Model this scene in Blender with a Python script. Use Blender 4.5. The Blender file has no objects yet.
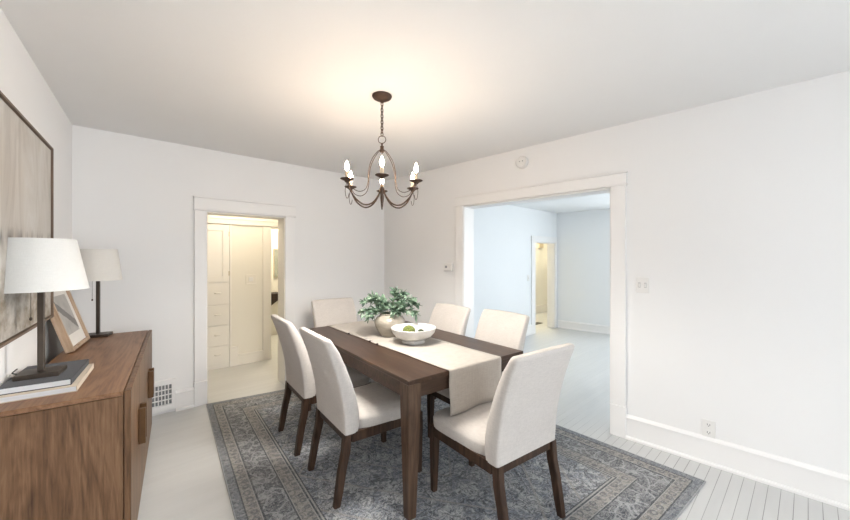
import bpy, bmesh, math, random
from mathutils import Vector, Matrix
R = math.radians
PI = math.pi
scene = bpy.context.scene
COL = scene.collection
random.seed(7)

# ------------------------------------------------------------------ materials
class Nodes:
    """small helper for writing node trees"""
    def __init__(self, name):
        self.m = bpy.data.materials.new(name)
        self.m.use_nodes = True
        self.t = self.m.node_tree
        self.b = self.t.nodes['Principled BSDF']
    def n(self, kind, **kw):
        nd = self.t.nodes.new(kind)
        for k, v in kw.items():
            setattr(nd, k, v)
        return nd
    def link(self, a, b):
        self.t.links.new(a, b)
    def put(self, sock, v):
        if isinstance(v, bpy.types.NodeSocket):
            self.link(v, sock)
        else:
            sock.default_value = v
    def obj(self):
        return self.n('ShaderNodeTexCoord').outputs['Object']
    def uv(self):
        return self.n('ShaderNodeTexCoord').outputs['UV']
    def mapping(self, vec, scale=(1, 1, 1), loc=(0, 0, 0), rot=(0, 0, 0)):
        nd = self.n('ShaderNodeMapping')
        self.link(vec, nd.inputs['Vector'])
        nd.inputs['Scale'].default_value = scale
        nd.inputs['Location'].default_value = loc
        nd.inputs['Rotation'].default_value = rot
        return nd.outputs[0]
    def noise(self, vec, scale, detail=4, rough=0.55, dist=0.0):
        nd = self.n('ShaderNodeTexNoise')
        self.link(vec, nd.inputs['Vector'])
        nd.inputs['Scale'].default_value = scale
        nd.inputs['Detail'].default_value = detail
        nd.inputs['Roughness'].default_value = rough
        nd.inputs['Distortion'].default_value = dist
        return nd.outputs['Fac']
    def voro(self, vec, scale, feature='F1', rnd=1.0, out='Distance'):
        nd = self.n('ShaderNodeTexVoronoi', feature=feature)
        self.link(vec, nd.inputs['Vector'])
        nd.inputs['Scale'].default_value = scale
        nd.inputs['Randomness'].default_value = rnd
        return nd.outputs[out]
    def math(self, op, a, b=0.0, c=0.0):
        nd = self.n('ShaderNodeMath', operation=op)
        self.put(nd.inputs[0], a)
        self.put(nd.inputs[1], b)
        self.put(nd.inputs[2], c)
        return nd.outputs[0]
    def ramp(self, fac, stops, mode='LINEAR'):
        nd = self.n('ShaderNodeValToRGB')
        self.link(fac, nd.inputs[0])
        cr = nd.color_ramp
        cr.interpolation = mode
        while len(cr.elements) < len(stops):
            cr.elements.new(0.5)
        for e, (p, c) in zip(cr.elements, stops):
            e.position = p
            e.color = (*c, 1) if len(c) == 3 else c
        return nd.outputs[0]
    def mix(self, fac, a, b, mode='MIX'):
        nd = self.n('ShaderNodeMix', data_type='RGBA', blend_type=mode)
        self.put(nd.inputs[0], fac)
        self.put(nd.inputs[6], (*a, 1) if isinstance(a, tuple) and len(a) == 3 else a)
        self.put(nd.inputs[7], (*b, 1) if isinstance(b, tuple) and len(b) == 3 else b)
        return nd.outputs[2]
    def bump(self, h, strength=0.2, dist=0.01):
        nd = self.n('ShaderNodeBump')
        self.link(h, nd.inputs['Height'])
        nd.inputs['Strength'].default_value = strength
        nd.inputs['Distance'].default_value = dist
        self.link(nd.outputs[0], self.b.inputs['Normal'])
    def color(self, c):
        self.put(self.b.inputs['Base Color'], (*c, 1) if isinstance(c, tuple) and len(c) == 3 else c)
        return self
    def rough(self, r, metal=0.0, spec=0.5):
        self.put(self.b.inputs['Roughness'], r)
        self.b.inputs['Metallic'].default_value = metal
        self.b.inputs['Specular IOR Level'].default_value = spec
        return self

def paint(name, c, rough=0.6, var=0.02, bump=0.03, spec=0.3):
    k = Nodes(name)
    v = k.noise(k.obj(), 3.0, 3)
    lo = tuple(x * (1 - var) for x in c)
    k.color(k.mix(v, lo, c)).rough(rough, 0, spec)
    if bump:
        k.bump(k.noise(k.obj(), 160, 2), bump, 0.002)
    return k.m

def plain(name, c, rough=0.5, metal=0.0, var=0.12, scale=20):
    k = Nodes(name)
    v = k.noise(k.obj(), scale, 4)
    k.color(k.mix(v, tuple(x * (1 - var) for x in c), tuple(min(1, x * (1 + var)) for x in c))).rough(rough, metal)
    return k.m

def wood(name, dark, mid, light, grain='z', rough=0.42, scale=1.0):
    k = Nodes(name)
    st = {'x': (0.9, 14, 14), 'y': (14, 0.9, 14), 'z': (14, 14, 0.9)}[grain]
    v = k.mapping(k.obj(), tuple(s * scale for s in st))
    wide = k.mapping(k.obj(), tuple((s * 0.30 if s > 1 else s * 0.55) * scale for s in st))
    a = k.noise(wide, 1.3, 4, 0.55, 0.9)
    rings = k.math('FRACT', k.math('MULTIPLY', a, 7.0))
    rings = k.math('ABSOLUTE', k.math('SUBTRACT', rings, 0.5))
    fine = k.noise(v, 6.0, 5, 0.65, 0.4)
    f = k.math('ADD', k.math('MULTIPLY', rings, 0.55), k.math('MULTIPLY', fine, 0.85))
    c = k.ramp(f, [(0.26, dark), (0.52, mid), (0.80, light)])
    blot = k.noise(k.obj(), 2.2, 3)
    c = k.mix(k.math('MULTIPLY', blot, 0.30), c, dark)
    k.color(c).rough(rough, 0, 0.28)
    k.bump(fine, 0.06, 0.003)
    return k.m

def linen(name, c, weave=520, contrast=0.16):
    k = Nodes(name)
    o = k.obj()
    a = k.noise(k.mapping(o, (1, 1, 0.12)), weave * 0.55, 2)
    b = k.noise(k.mapping(o, (0.12, 0.12, 1)), weave * 0.55, 2)
    w = k.math('MULTIPLY', k.math('ADD', a, b), 0.5)
    big = k.noise(o, 7, 3)
    f = k.math('ADD', k.math('MULTIPLY', w, 0.8), k.math('MULTIPLY', big, 0.2))
    k.color(k.ramp(f, [(0.3, tuple(x * (1 - contrast) for x in c)), (0.7, tuple(min(1, x * (1 + contrast * .6)) for x in c))]))
    k.rough(0.92, 0, 0.15)
    k.b.inputs['Sheen Weight'].default_value = 0.12
    k.bump(w, 0.25, 0.002)
    return k.m

def emit(name, c, s):
    k = Nodes(name)
    k.color(c)
    k.b.inputs['Emission Color'].default_value = (*c, 1)
    k.b.inputs['Emission Strength'].default_value = s
    return k.m

M = {}
M['wall'] = paint('warm_white_wall_paint', (0.855, 0.85, 0.845), 0.62)
M['ceiling'] = paint('ceiling_paint', (0.87, 0.865, 0.858), 0.8)
M['trim'] = paint('trim_paint', (0.86, 0.85, 0.84), 0.38, 0.01, 0.0)
M['daylit_wall'] = paint('daylight_tinted_wall_paint', (0.83, 0.845, 0.855), 0.62)  # white paint with the blue of the window daylight mixed into its colour
M['cream'] = paint('cream_wall_paint', (0.84, 0.81, 0.73), 0.5)
M['cream_trim'] = paint('cream_trim_paint', (0.86, 0.83, 0.77), 0.36, 0.01, 0.0)
M['white_plastic'] = plain('white_plastic', (0.80, 0.79, 0.77), 0.35, 0, 0.02)
M['grey_plastic'] = plain('grey_plastic', (0.30, 0.31, 0.32), 0.4, 0, 0.05)
M['slot_shade'] = plain('switch_slot', (0.55, 0.54, 0.53), 0.5, 0, 0.03)
M['socket_dark'] = plain('socket_slots', (0.10, 0.10, 0.10), 0.5, 0, 0.05)
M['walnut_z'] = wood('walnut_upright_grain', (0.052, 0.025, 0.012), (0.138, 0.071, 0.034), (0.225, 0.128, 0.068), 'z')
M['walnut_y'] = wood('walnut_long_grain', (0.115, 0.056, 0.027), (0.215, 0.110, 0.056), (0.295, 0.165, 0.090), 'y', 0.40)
M['table_y'] = wood('dark_stained_wood_long', (0.022, 0.011, 0.0065), (0.044, 0.023, 0.0135), (0.074, 0.040, 0.025), 'y', 0.33)
M['table_x'] = wood('dark_stained_wood_cross', (0.022, 0.011, 0.0065), (0.044, 0.023, 0.0135), (0.074, 0.040, 0.025), 'x', 0.36)
M['table_z'] = wood('dark_stained_wood_upright', (0.042, 0.024, 0.016), (0.090, 0.053, 0.034), (0.140, 0.088, 0.058), 'z', 0.36)
M['chair_wood'] = wood('espresso_chair_wood', (0.020, 0.011, 0.007), (0.048, 0.026, 0.016), (0.085, 0.048, 0.030), 'z', 0.42)
M['linen'] = linen('oatmeal_linen', (0.56, 0.52, 0.485))
M['runner'] = linen('natural_flax_runner', (0.43, 0.39, 0.345), 380, 0.16)
M['shade'] = linen('white_lamp_shade_linen', (0.78, 0.78, 0.76), 600, 0.05)
M['shade2'] = linen('ivory_lamp_shade_linen', (0.74, 0.72, 0.68), 600, 0.05)
M['bronze'] = plain('dark_bronze_metal', (0.085, 0.068, 0.055), 0.42, 0.75, 0.2)
M['handle'] = plain('brown_bronze_handle', (0.125, 0.066, 0.030), 0.40, 0.6, 0.25)
M['iron'] = plain('rusted_iron', (0.070, 0.043, 0.030), 0.55, 0.6, 0.35, 60)
M['sleeve'] = plain('candle_sleeve_ivory', (0.62, 0.50, 0.36), 0.5, 0, 0.1)
M['bulb'] = emit('lit_bulb', (1.0, 0.77, 0.56), 160.0)
M['cord'] = plain('black_cord', (0.02, 0.02, 0.02), 0.5)
M['navy'] = linen('charcoal_book_cloth', (0.055, 0.058, 0.068), 700, 0.15)
M['beige_cloth'] = linen('cream_book_cloth', (0.60, 0.52, 0.42), 700, 0.12)
M['gap'] = plain('dark_gap', (0.015, 0.012, 0.010), 0.8)
M['glazed'] = None
k = Nodes('page_edges')
k.color(k.ramp(k.noise(k.mapping(k.obj(), (2, 2, 900)), 1.0, 2), [(0.3, (0.62, 0.63, 0.64)), (0.7, (0.80, 0.81, 0.82))])).rough(0.8)
M['pages'] = k.m
# glazed vase: glossy taupe with soft cloudy glaze
k = Nodes('taupe_glaze')
k.color(k.ramp(k.noise(k.mapping(k.obj(), (1, 1, 2.2)), 9, 5, 0.6, 0.6), [(0.3, (0.25, 0.22, 0.178)), (0.7, (0.39, 0.35, 0.29))])).rough(0.18)
M['glazed'] = k.m
k = Nodes('white_stoneware')
k.color(k.ramp(k.noise(k.obj(), 14, 5), [(0.3, (0.52, 0.505, 0.48)), (0.7, (0.66, 0.645, 0.62))])).rough(0.5)
k.bump(k.noise(k.obj(), 40, 4), 0.12, 0.004)
M['bowl'] = k.m
k = Nodes('moss')
k.color(k.ramp(k.noise(k.obj(), 90, 5), [(0.3, (0.075, 0.095, 0.02)), (0.7, (0.22, 0.25, 0.07))])).rough(1.0)
k.bump(k.noise(k.obj(), 160, 4), 0.9, 0.01)
M['moss'] = k.m
k = Nodes('dark_moss')
k.color(k.ramp(k.noise(k.obj(), 90, 5), [(0.3, (0.020, 0.028, 0.016)), (0.7, (0.070, 0.085, 0.050))])).rough(1.0)
k.bump(k.noise(k.obj(), 160, 4), 0.9, 0.01)
M['dark_moss'] = k.m
k = Nodes('sage_leaf')
k.color(k.ramp(k.noise(k.obj(), 26, 4), [(0.30, (0.045, 0.090, 0.055)), (0.52, (0.125, 0.195, 0.130)), (0.70, (0.34, 0.41, 0.32))])).rough(0.5)
M['leaf'] = k.m
M['stem'] = plain('stem_green', (0.16, 0.21, 0.11), 0.6)
M['tuft'] = plain('dark_tuft', (0.045, 0.035, 0.03), 0.9)
M['frame_oak'] = wood('pale_oak', (0.30, 0.20, 0.13), (0.46, 0.33, 0.23), (0.58, 0.45, 0.33), 'z', 0.5)
M['mat'] = plain('mat_board', (0.76, 0.74, 0.70), 0.8, 0, 0.02)
M['pic_frame'] = plain('thin_brown_frame', (0.150, 0.100, 0.068), 0.5, 0, 0.2)
M['mirror'] = plain('grey_glass', (0.38, 0.40, 0.36), 0.15, 0.4, 0.05)
M['knob'] = plain('painted_pull', (0.80, 0.77, 0.70), 0.35, 0, 0.03)
M['hinge'] = plain('worn_hinge', (0.55, 0.47, 0.34), 0.4, 0.5, 0.1)
M['dark_wood'] = wood('very_dark_wood', (0.014, 0.008, 0.006), (0.024, 0.014, 0.010), (0.04, 0.024, 0.018), 'x')
M['tile'] = plain('pale_tile', (0.76, 0.73, 0.66), 0.25, 0, 0.04, 6)

# floor: painted narrow boards running along x
def floor_mat():
    k = Nodes('pale_grey_painted_boards')
    o = k.obj()
    sep = k.n('ShaderNodeSeparateXYZ')
    k.link(o, sep.inputs[0])
    y = k.math('DIVIDE', sep.outputs[1], 0.0565)
    fr = k.math('FRACT', y)
    idx = k.math('FLOOR', y)
    edge = k.math('ABSOLUTE', k.math('SUBTRACT', fr, 0.5))       # .5 at the joint
    comb = k.n('ShaderNodeCombineXYZ')
    k.put(comb.inputs[0], k.math('MULTIPLY', sep.outputs[0], 0.35))
    k.put(comb.inputs[1], k.math('MULTIPLY', idx, 3.17))
    tone = k.noise(comb.outputs[0], 1.0, 2)
    wear = k.noise(k.mapping(o, (1.2, 7, 1)), 2.2, 5, 0.6)
    # paint has opened the joints more in some places than in others
    openj = k.noise(k.mapping(o, (0.5, 2.0, 1)), 1.3, 2)
    # the joints have opened most in the little-walked strip by the right wall
    far = k.n('ShaderNodeMapRange')
    k.put(far.inputs[0], k.math('SUBTRACT', sep.outputs[0], k.math('MULTIPLY', sep.outputs[1], 0.9)))
    far.inputs[1].default_value = 0.6; far.inputs[2].default_value = 2.6
    far.inputs[3].default_value = 0.12; far.inputs[4].default_value = 1.0
    liv = k.n('ShaderNodeMapRange')
    k.put(liv.inputs[0], sep.outputs[0])
    liv.inputs[1].default_value = 3.0; liv.inputs[2].default_value = 3.25
    liv.inputs[3].default_value = 1.0; liv.inputs[4].default_value = 0.25
    farf = k.math('MULTIPLY', far.outputs[0], liv.outputs[0])
    th = k.math('SUBTRACT', 0.490, k.math('MULTIPLY', k.math('MULTIPLY', openj, 0.040), farf))
    gap = k.math('GREATER_THAN', edge, th)
    base = k.ramp(k.math('ADD', k.math('MULTIPLY', tone, 0.5), k.math('MULTIPLY', wear, 0.5)),
                  [(0.3, (0.555, 0.56, 0.555)), (0.7, (0.635, 0.64, 0.635))])
    c = k.mix(k.math('MULTIPLY', gap, k.math('MULTIPLY', farf, 0.85)), base, (0.20, 0.20, 0.20))
    k.color(c)
    rr = k.n('ShaderNodeMapRange')
    k.put(rr.inputs[0], wear)
    rr.inputs[3].default_value = 0.24
    rr.inputs[4].default_value = 0.42
    k.rough(rr.outputs[0], 0, 0.45)
    h = k.math('SUBTRACT', k.math('MULTIPLY', wear, 0.10), k.math('MULTIPLY', k.math('POWER', k.math('MULTIPLY', edge, 2.0), 14.0), 1.0))
    k.bump(h, 0.15, 0.002)
    return k.m
M['floor'] = floor_mat()

def rug_mat(W, L):
    k = Nodes('faded_persian_rug')
    uv = k.uv()
    sep = k.n('ShaderNodeSeparateXYZ')
    k.link(uv, sep.inputs[0])
    u, v = sep.outputs[0], sep.outputs[1]
    du = k.math('MINIMUM', u, k.math('SUBTRACT', W, u))
    dv = k.math('MINIMUM', v, k.math('SUBTRACT', L, v))
    d = k.math('MINIMUM', du, dv)
    # mirrored coordinates so that the ornament is symmetrical
    comb = k.n('ShaderNodeCombineXYZ')
    k.put(comb.inputs[0], k.math('ABSOLUTE', k.math('SUBTRACT', u, W / 2)))
    k.put(comb.inputs[1], k.math('ABSOLUTE', k.math('SUBTRACT', v, L / 2)))
    p = comb.outputs[0]
    nz = k.n('ShaderNodeTexNoise')
    k.link(p, nz.inputs['Vector'])
    nz.inputs['Scale'].default_value = 11
    nz.inputs['Detail'].default_value = 3
    off = k.n('ShaderNodeVectorMath', operation='SCALE')
    sb = k.n('ShaderNodeVectorMath', operation='SUBTRACT')
    k.link(nz.outputs['Color'], sb.inputs[0])
    sb.inputs[1].default_value = (0.5, 0.5, 0.5)
    k.link(sb.outputs[0], off.inputs[0])
    off.inputs['Scale'].default_value = 0.10
    ad = k.n('ShaderNodeVectorMath', operation='ADD')
    k.link(p, ad.inputs[0]); k.link(off.outputs[0], ad.inputs[1])
    q = ad.outputs[0]
    def lines(scale, width, rnd=0.85):
        e = k.voro(q, scale, 'DISTANCE_TO_EDGE', rnd)
        return k.math('LESS_THAN', e, width)
    def petals(scale, lo, hi):
        e = k.voro(q, scale, 'F1', 0.9)
        s = k.math('SINE', k.math('MULTIPLY', e, 26.0))
        return k.math('MULTIPLY', k.math('GREATER_THAN', s, lo), hi)
    vine = lines(8.5, 0.045)
    vine2 = lines(19, 0.07)
    pet = petals(9.5, 0.35, 1.0)
    pet2 = petals(22, 0.2, 1.0)
    scroll = k.math('GREATER_THAN', k.noise(q, 30, 3, 0.6, 1.8), 0.55)
    def ridge(vec, scale, width, det=2, dist=0.6):
        e = k.math('ABSOLUTE', k.math('SUBTRACT', k.noise(vec, scale, det, 0.5, dist), 0.5))
        return k.math('LESS_THAN', e, width)
    light, mid = (0.60, 0.605, 0.61), (0.30, 0.315, 0.335)
    blue, char = (0.105, 0.140, 0.205), (0.032, 0.036, 0.048)
    beige = (0.385, 0.36, 0.325)
    vines = ridge(q, 12, 0.030)
    vines2 = ridge(q, 27, 0.045)
    blot = k.ramp(k.noise(q, 7.5, 3, 0.6, 0.5), [(0.44, (0, 0, 0)), (0.52, (1, 1, 1))])
    # field: pale ground with blue blotches, dark outlines and leafy scrolls
    f = k.mix(k.math('MULTIPLY', blot, 0.75), light, blue)
    f = k.mix(k.math('MULTIPLY', pet2, 0.50), f, mid)
    f = k.mix(k.math('MULTIPLY', vines2, 0.60), f, char)
    f = k.mix(k.math('MULTIPLY', vines, 0.85), f, char)
    f = k.mix(k.math('MULTIPLY', vine2, 0.5), f, (0.10, 0.115, 0.145))
    curls = ridge(k.mapping(q, (1, 1, 1), (3.1, 1.7, 0)), 19, 0.028, 2, 1.2)
    f = k.mix(k.math('MULTIPLY', curls, 0.55), f, (0.64, 0.65, 0.66))
    dm = k.math('ADD', k.math('MULTIPLY', k.math('ABSOLUTE', k.math('SUBTRACT', u, W / 2)), 1.25), k.math('ABSOLUTE', k.math('SUBTRACT', v, L / 2)))
    ring = k.math('LESS_THAN', k.math('ABSOLUTE', k.math('SUBTRACT', k.math('FRACT', k.math('MULTIPLY', dm, 2.6)), 0.5)), 0.03)
    f = k.mix(k.math('MULTIPLY', ring, 0.6), f, beige)
    # main border: charcoal ground, pale flowers and scrolls
    b = k.mix(k.math('MULTIPLY', pet2, 0.80), (0.085, 0.092, 0.112), (0.38, 0.375, 0.36))
    b = k.mix(k.math('MULTIPLY', blot, 0.45), b, (0.24, 0.25, 0.265))
    b = k.mix(k.math('MULTIPLY', vines2, 0.85), b, char)
    b = k.mix(k.math('MULTIPLY', curls, 0.22), b, light)
    b = k.mix(k.math('MULTIPLY', vine, 0.50), b, light)
    # guard bands: beige with dark rosettes
    ros = k.voro(p, 16, 'F1', 0.25)
    rosr = k.math('LESS_THAN', k.math('ABSOLUTE', k.math('SUBTRACT', ros, 0.26)), 0.085)
    g = k.mix(k.math('MULTIPLY', rosr, 0.72), beige, (0.13, 0.135, 0.15))
    g = k.mix(k.math('MULTIPLY', vines2, 0.45), g, char)
    o = k.mix(k.math('MULTIPLY', scroll, 0.75), (0.185, 0.205, 0.235), (0.060, 0.068, 0.085))
    o = k.mix(k.math('MULTIPLY', vines2, 0.6), o, (0.34, 0.345, 0.35))
    def band(lo):
        return k.math('GREATER_THAN', d, lo)
    pale = (0.42, 0.41, 0.39)
    ink = (0.045, 0.05, 0.06)
    c = k.mix(band(0.006), (0.40, 0.41, 0.42), o)
    for lo, layer in ((0.052, ink), (0.060, g), (0.122, pale), (0.127, ink), (0.138, b),
                      (0.278, ink), (0.286, pale), (0.291, g), (0.362, pale), (0.368, ink), (0.378, pale), (0.388, ink), (0.396, f)):
        c = k.mix(band(lo), c, layer)
    # distressed fading and weft streaks
    fade = k.noise(k.mapping(uv, (1.0, 1.0, 1)), 1.7, 4, 0.6)
    streak = k.noise(k.mapping(uv, (9, 46, 1)), 2.0, 4, 0.7)
    streak2 = k.noise(k.mapping(uv, (40, 12, 1), (3, 5, 0)), 2.0, 4, 0.7)
    c = k.mix(k.math('MULTIPLY', k.ramp(streak, [(0.50, (0, 0, 0)), (0.66, (1, 1, 1))]), 0.62), c, (0.48, 0.48, 0.475))
    c = k.mix(k.math('MULTIPLY', k.ramp(streak2, [(0.52, (0, 0, 0)), (0.66, (1, 1, 1))]), 0.55), c, (0.085, 0.095, 0.12))
    c = k.mix(k.ramp(fade, [(0.45, (0, 0, 0)), (0.75, (0.30, 0.30, 0.30))]), c, (0.38, 0.365, 0.34))
    speck = k.noise(uv, 210, 2)
    c = k.mix(0.22, c, k.ramp(speck, [(0.35, (0.05, 0.055, 0.07)), (0.65, (0.50, 0.50, 0.50))]))
    k.color(c).rough(0.95, 0, 0.1)
    k.bump(k.math('ADD', speck, k.math('MULTIPLY', scroll, 0.35)), 0.35, 0.004)
    return k.m

def painting_mat(W, H):
    # abstract pale canvas: vertical streaks, a dark broken band low down, ochre stains below it
    k = Nodes('abstract_canvas')
    o = k.obj()
    sep = k.n('ShaderNodeSeparateXYZ'); k.link(o, sep.inputs[0])
    y, z = sep.outputs[1], sep.outputs[2]
    st = k.noise(k.mapping(o, (1, 4.2, 1.0)), 1.7, 7, 0.66, 0.8)
    base = k.ramp(st, [(0.30, (0.42, 0.39, 0.36)), (0.5, (0.56, 0.53, 0.49)), (0.72, (0.64, 0.625, 0.60))])
    warm = k.noise(o, 2.2, 4)
    base = k.mix(k.ramp(warm, [(0.45, (0, 0, 0)), (0.75, (0.40, 0.40, 0.40))]), base, (0.54, 0.47, 0.39))
    lowz = k.n('ShaderNodeMapRange'); k.put(lowz.inputs[0], z)
    lowz.inputs[1].default_value = 0.52; lowz.inputs[2].default_value = 0.16
    lo = k.math('MULTIPLY', lowz.outputs[0], k.ramp(k.noise(k.mapping(o, (1, 3, 4)), 2.4, 5, 0.65), [(0.36, (0, 0, 0)), (0.66, (1, 1, 1))]))
    base = k.mix(k.math('MULTIPLY', lo, 0.85), base, (0.17, 0.135, 0.085))
    hz = k.math('ABSOLUTE', k.math('SUBTRACT', z, k.math('ADD', 0.40, k.math('MULTIPLY', k.noise(k.mapping(o, (1, 8, 0)), 1.0, 3), 0.10))))
    line = k.math('MULTIPLY', k.ramp(k.math('ADD', hz, k.math('MULTIPLY', st, 0.05)), [(0.020, (1, 1, 1)), (0.075, (0, 0, 0))]), k.ramp(k.noise(k.mapping(o, (1, 10, 3)), 1.5, 4), [(0.40, (0, 0, 0)), (0.62, (1, 1, 1))]))
    base = k.mix(k.math('MULTIPLY', line, 0.75), base, (0.07, 0.06, 0.055))
    k.color(base).rough(0.7, 0, 0.2)
    k.bump(st, 0.15, 0.004)
    return k.m

def print_mat():
    # botanical print: a dark feathered stem slanting across grey paper
    k = Nodes('small_print')
    o = k.obj()
    sep = k.n('ShaderNodeSeparateXYZ'); k.link(o, sep.inputs[0])
    y, z = sep.outputs[1], sep.outputs[2]
    s = k.math('ADD', k.math('MULTIPLY', y, 0.62), k.math('SUBTRACT', z, 0.215))
    w = k.math('ADD', 0.016, k.math('MULTIPLY', k.noise(k.mapping(o, (1, 60, 60)), 1.0, 3), 0.030))
    ln = k.math('LESS_THAN', k.math('ABSOLUTE', s), w)
    paper = k.ramp(k.noise(o, 9, 4), [(0.3, (0.36, 0.35, 0.33)), (0.7, (0.52, 0.50, 0.47))])
    k.color(k.mix(k.math('MULTIPLY', ln, 0.8), paper, (0.12, 0.115, 0.11))).rough(0.6)
    return k.m

# ------------------------------------------------------------------ mesh helpers
def new():
    return bmesh.new()

def box(bm, x0, x1, y0, y1, z0, z1, bev=0.0, seg=2):
    m = Matrix.Translation(((x0 + x1) / 2, (y0 + y1) / 2, (z0 + z1) / 2)) @ Matrix.Diagonal((abs(x1 - x0), abs(y1 - y0), abs(z1 - z0), 1))
    r = bmesh.ops.create_cube(bm, size=1, matrix=m)
    if bev:
        vs = set(r['verts'])
        es = [e for e in bm.edges if e.verts[0] in vs and e.verts[1] in vs]
        bmesh.ops.bevel(bm, geom=es, offset=bev, segments=seg, profile=0.5, affect='EDGES')
    return bm

def loft(bm, rings, cap=True, close=True):
    """rings: lists of points of equal length"""
    vr = [[bm.verts.new(p) for p in ring] for ring in rings]
    n = len(vr[0])
    for a, b in zip(vr[:-1], vr[1:]):
        for i in range(n if close else n - 1):
            j = (i + 1) % n
            bm.faces.new((a[i], a[j], b[j], b[i]))
    if cap and close:
        bm.faces.new(list(reversed(vr[0])))
        bm.faces.new(vr[-1])
    return bm

def lathe(bm, prof, cx=0, cy=0, seg=32, cap=True):
    rings = [[(cx + r * math.cos(2 * PI * i / seg), cy + r * math.sin(2 * PI * i / seg), z) for i in range(seg)] for r, z in prof]
    return loft(bm, rings, cap)

def tube(bm, pts, r, seg=8, closed=False):
    pts = [Vector(p) for p in pts]
    n = len(pts)
    rs = r if isinstance(r, (list, tuple)) else [r] * n
    rings = []
    nrm = None
    for i, p in enumerate(pts):
        if closed:
            t = (pts[(i + 1) % n] - pts[i - 1]).normalized()
        else:
            t = (pts[min(i + 1, n - 1)] - pts[max(i - 1, 0)]).normalized()
        if nrm is None:
            ref = Vector((0, 0, 1)) if abs(t.z) < 0.9 else Vector((1, 0, 0))
            nrm = t.cross(ref).normalized()
        nrm = (nrm - t * nrm.dot(t)).normalized()
        bn = t.cross(nrm)
        rings.append([p + (nrm * math.cos(2 * PI * q / seg) + bn * math.sin(2 * PI * q / seg)) * rs[i] for q in range(seg)])
    if closed:
        rings.append(rings[0])
        vr = [[bm.verts.new(p) for p in ring] for ring in rings[:-1]]
        for i in range(n):
            a, b = vr[i], vr[(i + 1) % n]
            for q in range(seg):
                w = (q + 1) % seg
                bm.faces.new((a[q], a[w], b[w], b[q]))
        return bm
    return loft(bm, rings)

def spline(pts, n=24):
    """Catmull-Rom through points"""
    P = [Vector(p) for p in pts]
    P = [2 * P[0] - P[1]] + P + [2 * P[-1] - P[-2]]
    out = []
    segs = len(P) - 3
    for s in range(segs):
        a, b, c, d = P[s:s + 4]
        m = max(2, n // segs)
        for i in range(m):
            t = i / m
            out.append(0.5 * ((2 * b) + (c - a) * t + (2 * a - 5 * b + 4 * c - d) * t * t + (3 * b - a - 3 * c + d) * t ** 3))
    out.append(P[-2])
    return out

def obj(name, bm, mat, parent=None, smooth=None, loc=None, rz=None, mats=None):
    bmesh.ops.recalc_face_normals(bm, faces=bm.faces)
    me = bpy.data.meshes.new(name)
    bm.to_mesh(me)
    bm.free()
    for mm in (mats or [mat]):
        me.materials.append(mm)
    o = bpy.data.objects.new(name, me)
    COL.objects.link(o)
    if smooth is not None:
        for p in me.polygons:
            p.use_smooth = True
        me.set_sharp_from_angle(angle=R(smooth))
    if parent is not None:
        o.parent = parent
    if loc is not None:
        o.location = loc
    if rz is not None:
        o.rotation_euler = (0, 0, rz)
    return o

def thing(name, label, cat, loc=(0, 0, 0), rz=0.0, group=None):
    o = bpy.data.objects.new(name, None)
    o.empty_display_size = 0.1
    COL.objects.link(o)
    o.location = loc
    o.rotation_euler = (0, 0, rz)
    tag(o, label, cat, group)
    return o

def tag(o, label, cat, group=None):
    o['label'] = label
    o['category'] = cat
    if group:
        o['group'] = group
    return o

def struct(name, bm, mat, loc=None, rz=None, smooth=None):
    o = obj(name, bm, mat, None, smooth, loc, rz)
    o['kind'] = 'structure'
    return o

def dup(root, label, loc, rz, group=None):
    r = root.copy()
    COL.objects.link(r)
    r.location = loc
    r.rotation_euler = (0, 0, rz)
    r['label'] = label
    if group:
        r['group'] = group
    for ch in list(root.children):
        c = ch.copy()
        COL.objects.link(c)
        c.parent = r
        for g in list(ch.children):
            e = g.copy()
            COL.objects.link(e)
            e.parent = c
    return r

# ------------------------------------------------------------------ room shell
H = 2.53
YB = 4.005                       # dining face of the back wall
LO, LA = Vector((-0.256, YB)), R(-3.75)     # left wall frame (local -y runs towards the viewer)
RO, RA = Vector((2.8307, YB)), R(4.44)      # right wall frame
def r_loc(y):                    # world y -> distance along the right wall
    return (YB - y) / math.cos(RA)
LL = 10.55
YF = -6.5                       # front wall, behind the viewer

bm = new()
box(bm, -1.3, 9.0, -6.7, 7.4, -0.10, 0.0)
struct('floor', bm, M['floor'])

# dining ceiling
bm = new()
loft(bm, [[(-1.15, -6.65, z), (3.82, -6.65, z), (2.99, 4.2, z), (-0.45, 4.2, z)] for z in (H, H + 0.1)])
struct('ceiling', bm, M['ceiling'])

# left wall
bm = new()
box(bm, -0.16, 0, -LL, 0.195, 0, H)
struct('wall_left', bm, M['wall'], (LO.x, LO.y, 0), LA)
# back wall with the hall doorway
DX0, DX1, DZ = 0.681, 1.449, 1.905
bm = new()
box(bm, -0.256, DX0, YB, YB + 0.195, 0, H)
box(bm, DX1, 2.835, YB, YB + 0.195, 0, H)
box(bm, DX0, DX1, YB, YB + 0.195, DZ, H)
struct('wall_back', bm, M['wall'])
WZ0, WZ1 = 0.65, 2.2
# right wall with the wide cased opening
OY0, OY1, OZ = r_loc(2.605), r_loc(1.089), 2.025
TH = 0.166
bm = new()
box(bm, 0, TH, -OY0, 0.195, 0, H)
SW0, SW1 = -9.9, -7.3             # window further along this wall, behind the viewer
box(bm, 0, TH, SW1, -OY1, 0, H); box(bm, 0, TH, -LL, SW0, 0, H)
box(bm, 0, TH, SW0, SW1, 0, WZ0); box(bm, 0, TH, SW0, SW1, WZ1, H)
box(bm, 0, TH, -OY1, -OY0, OZ, H)
struct('wall_right', bm, M['wall'], (RO.x, RO.y, 0), RA)
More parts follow.
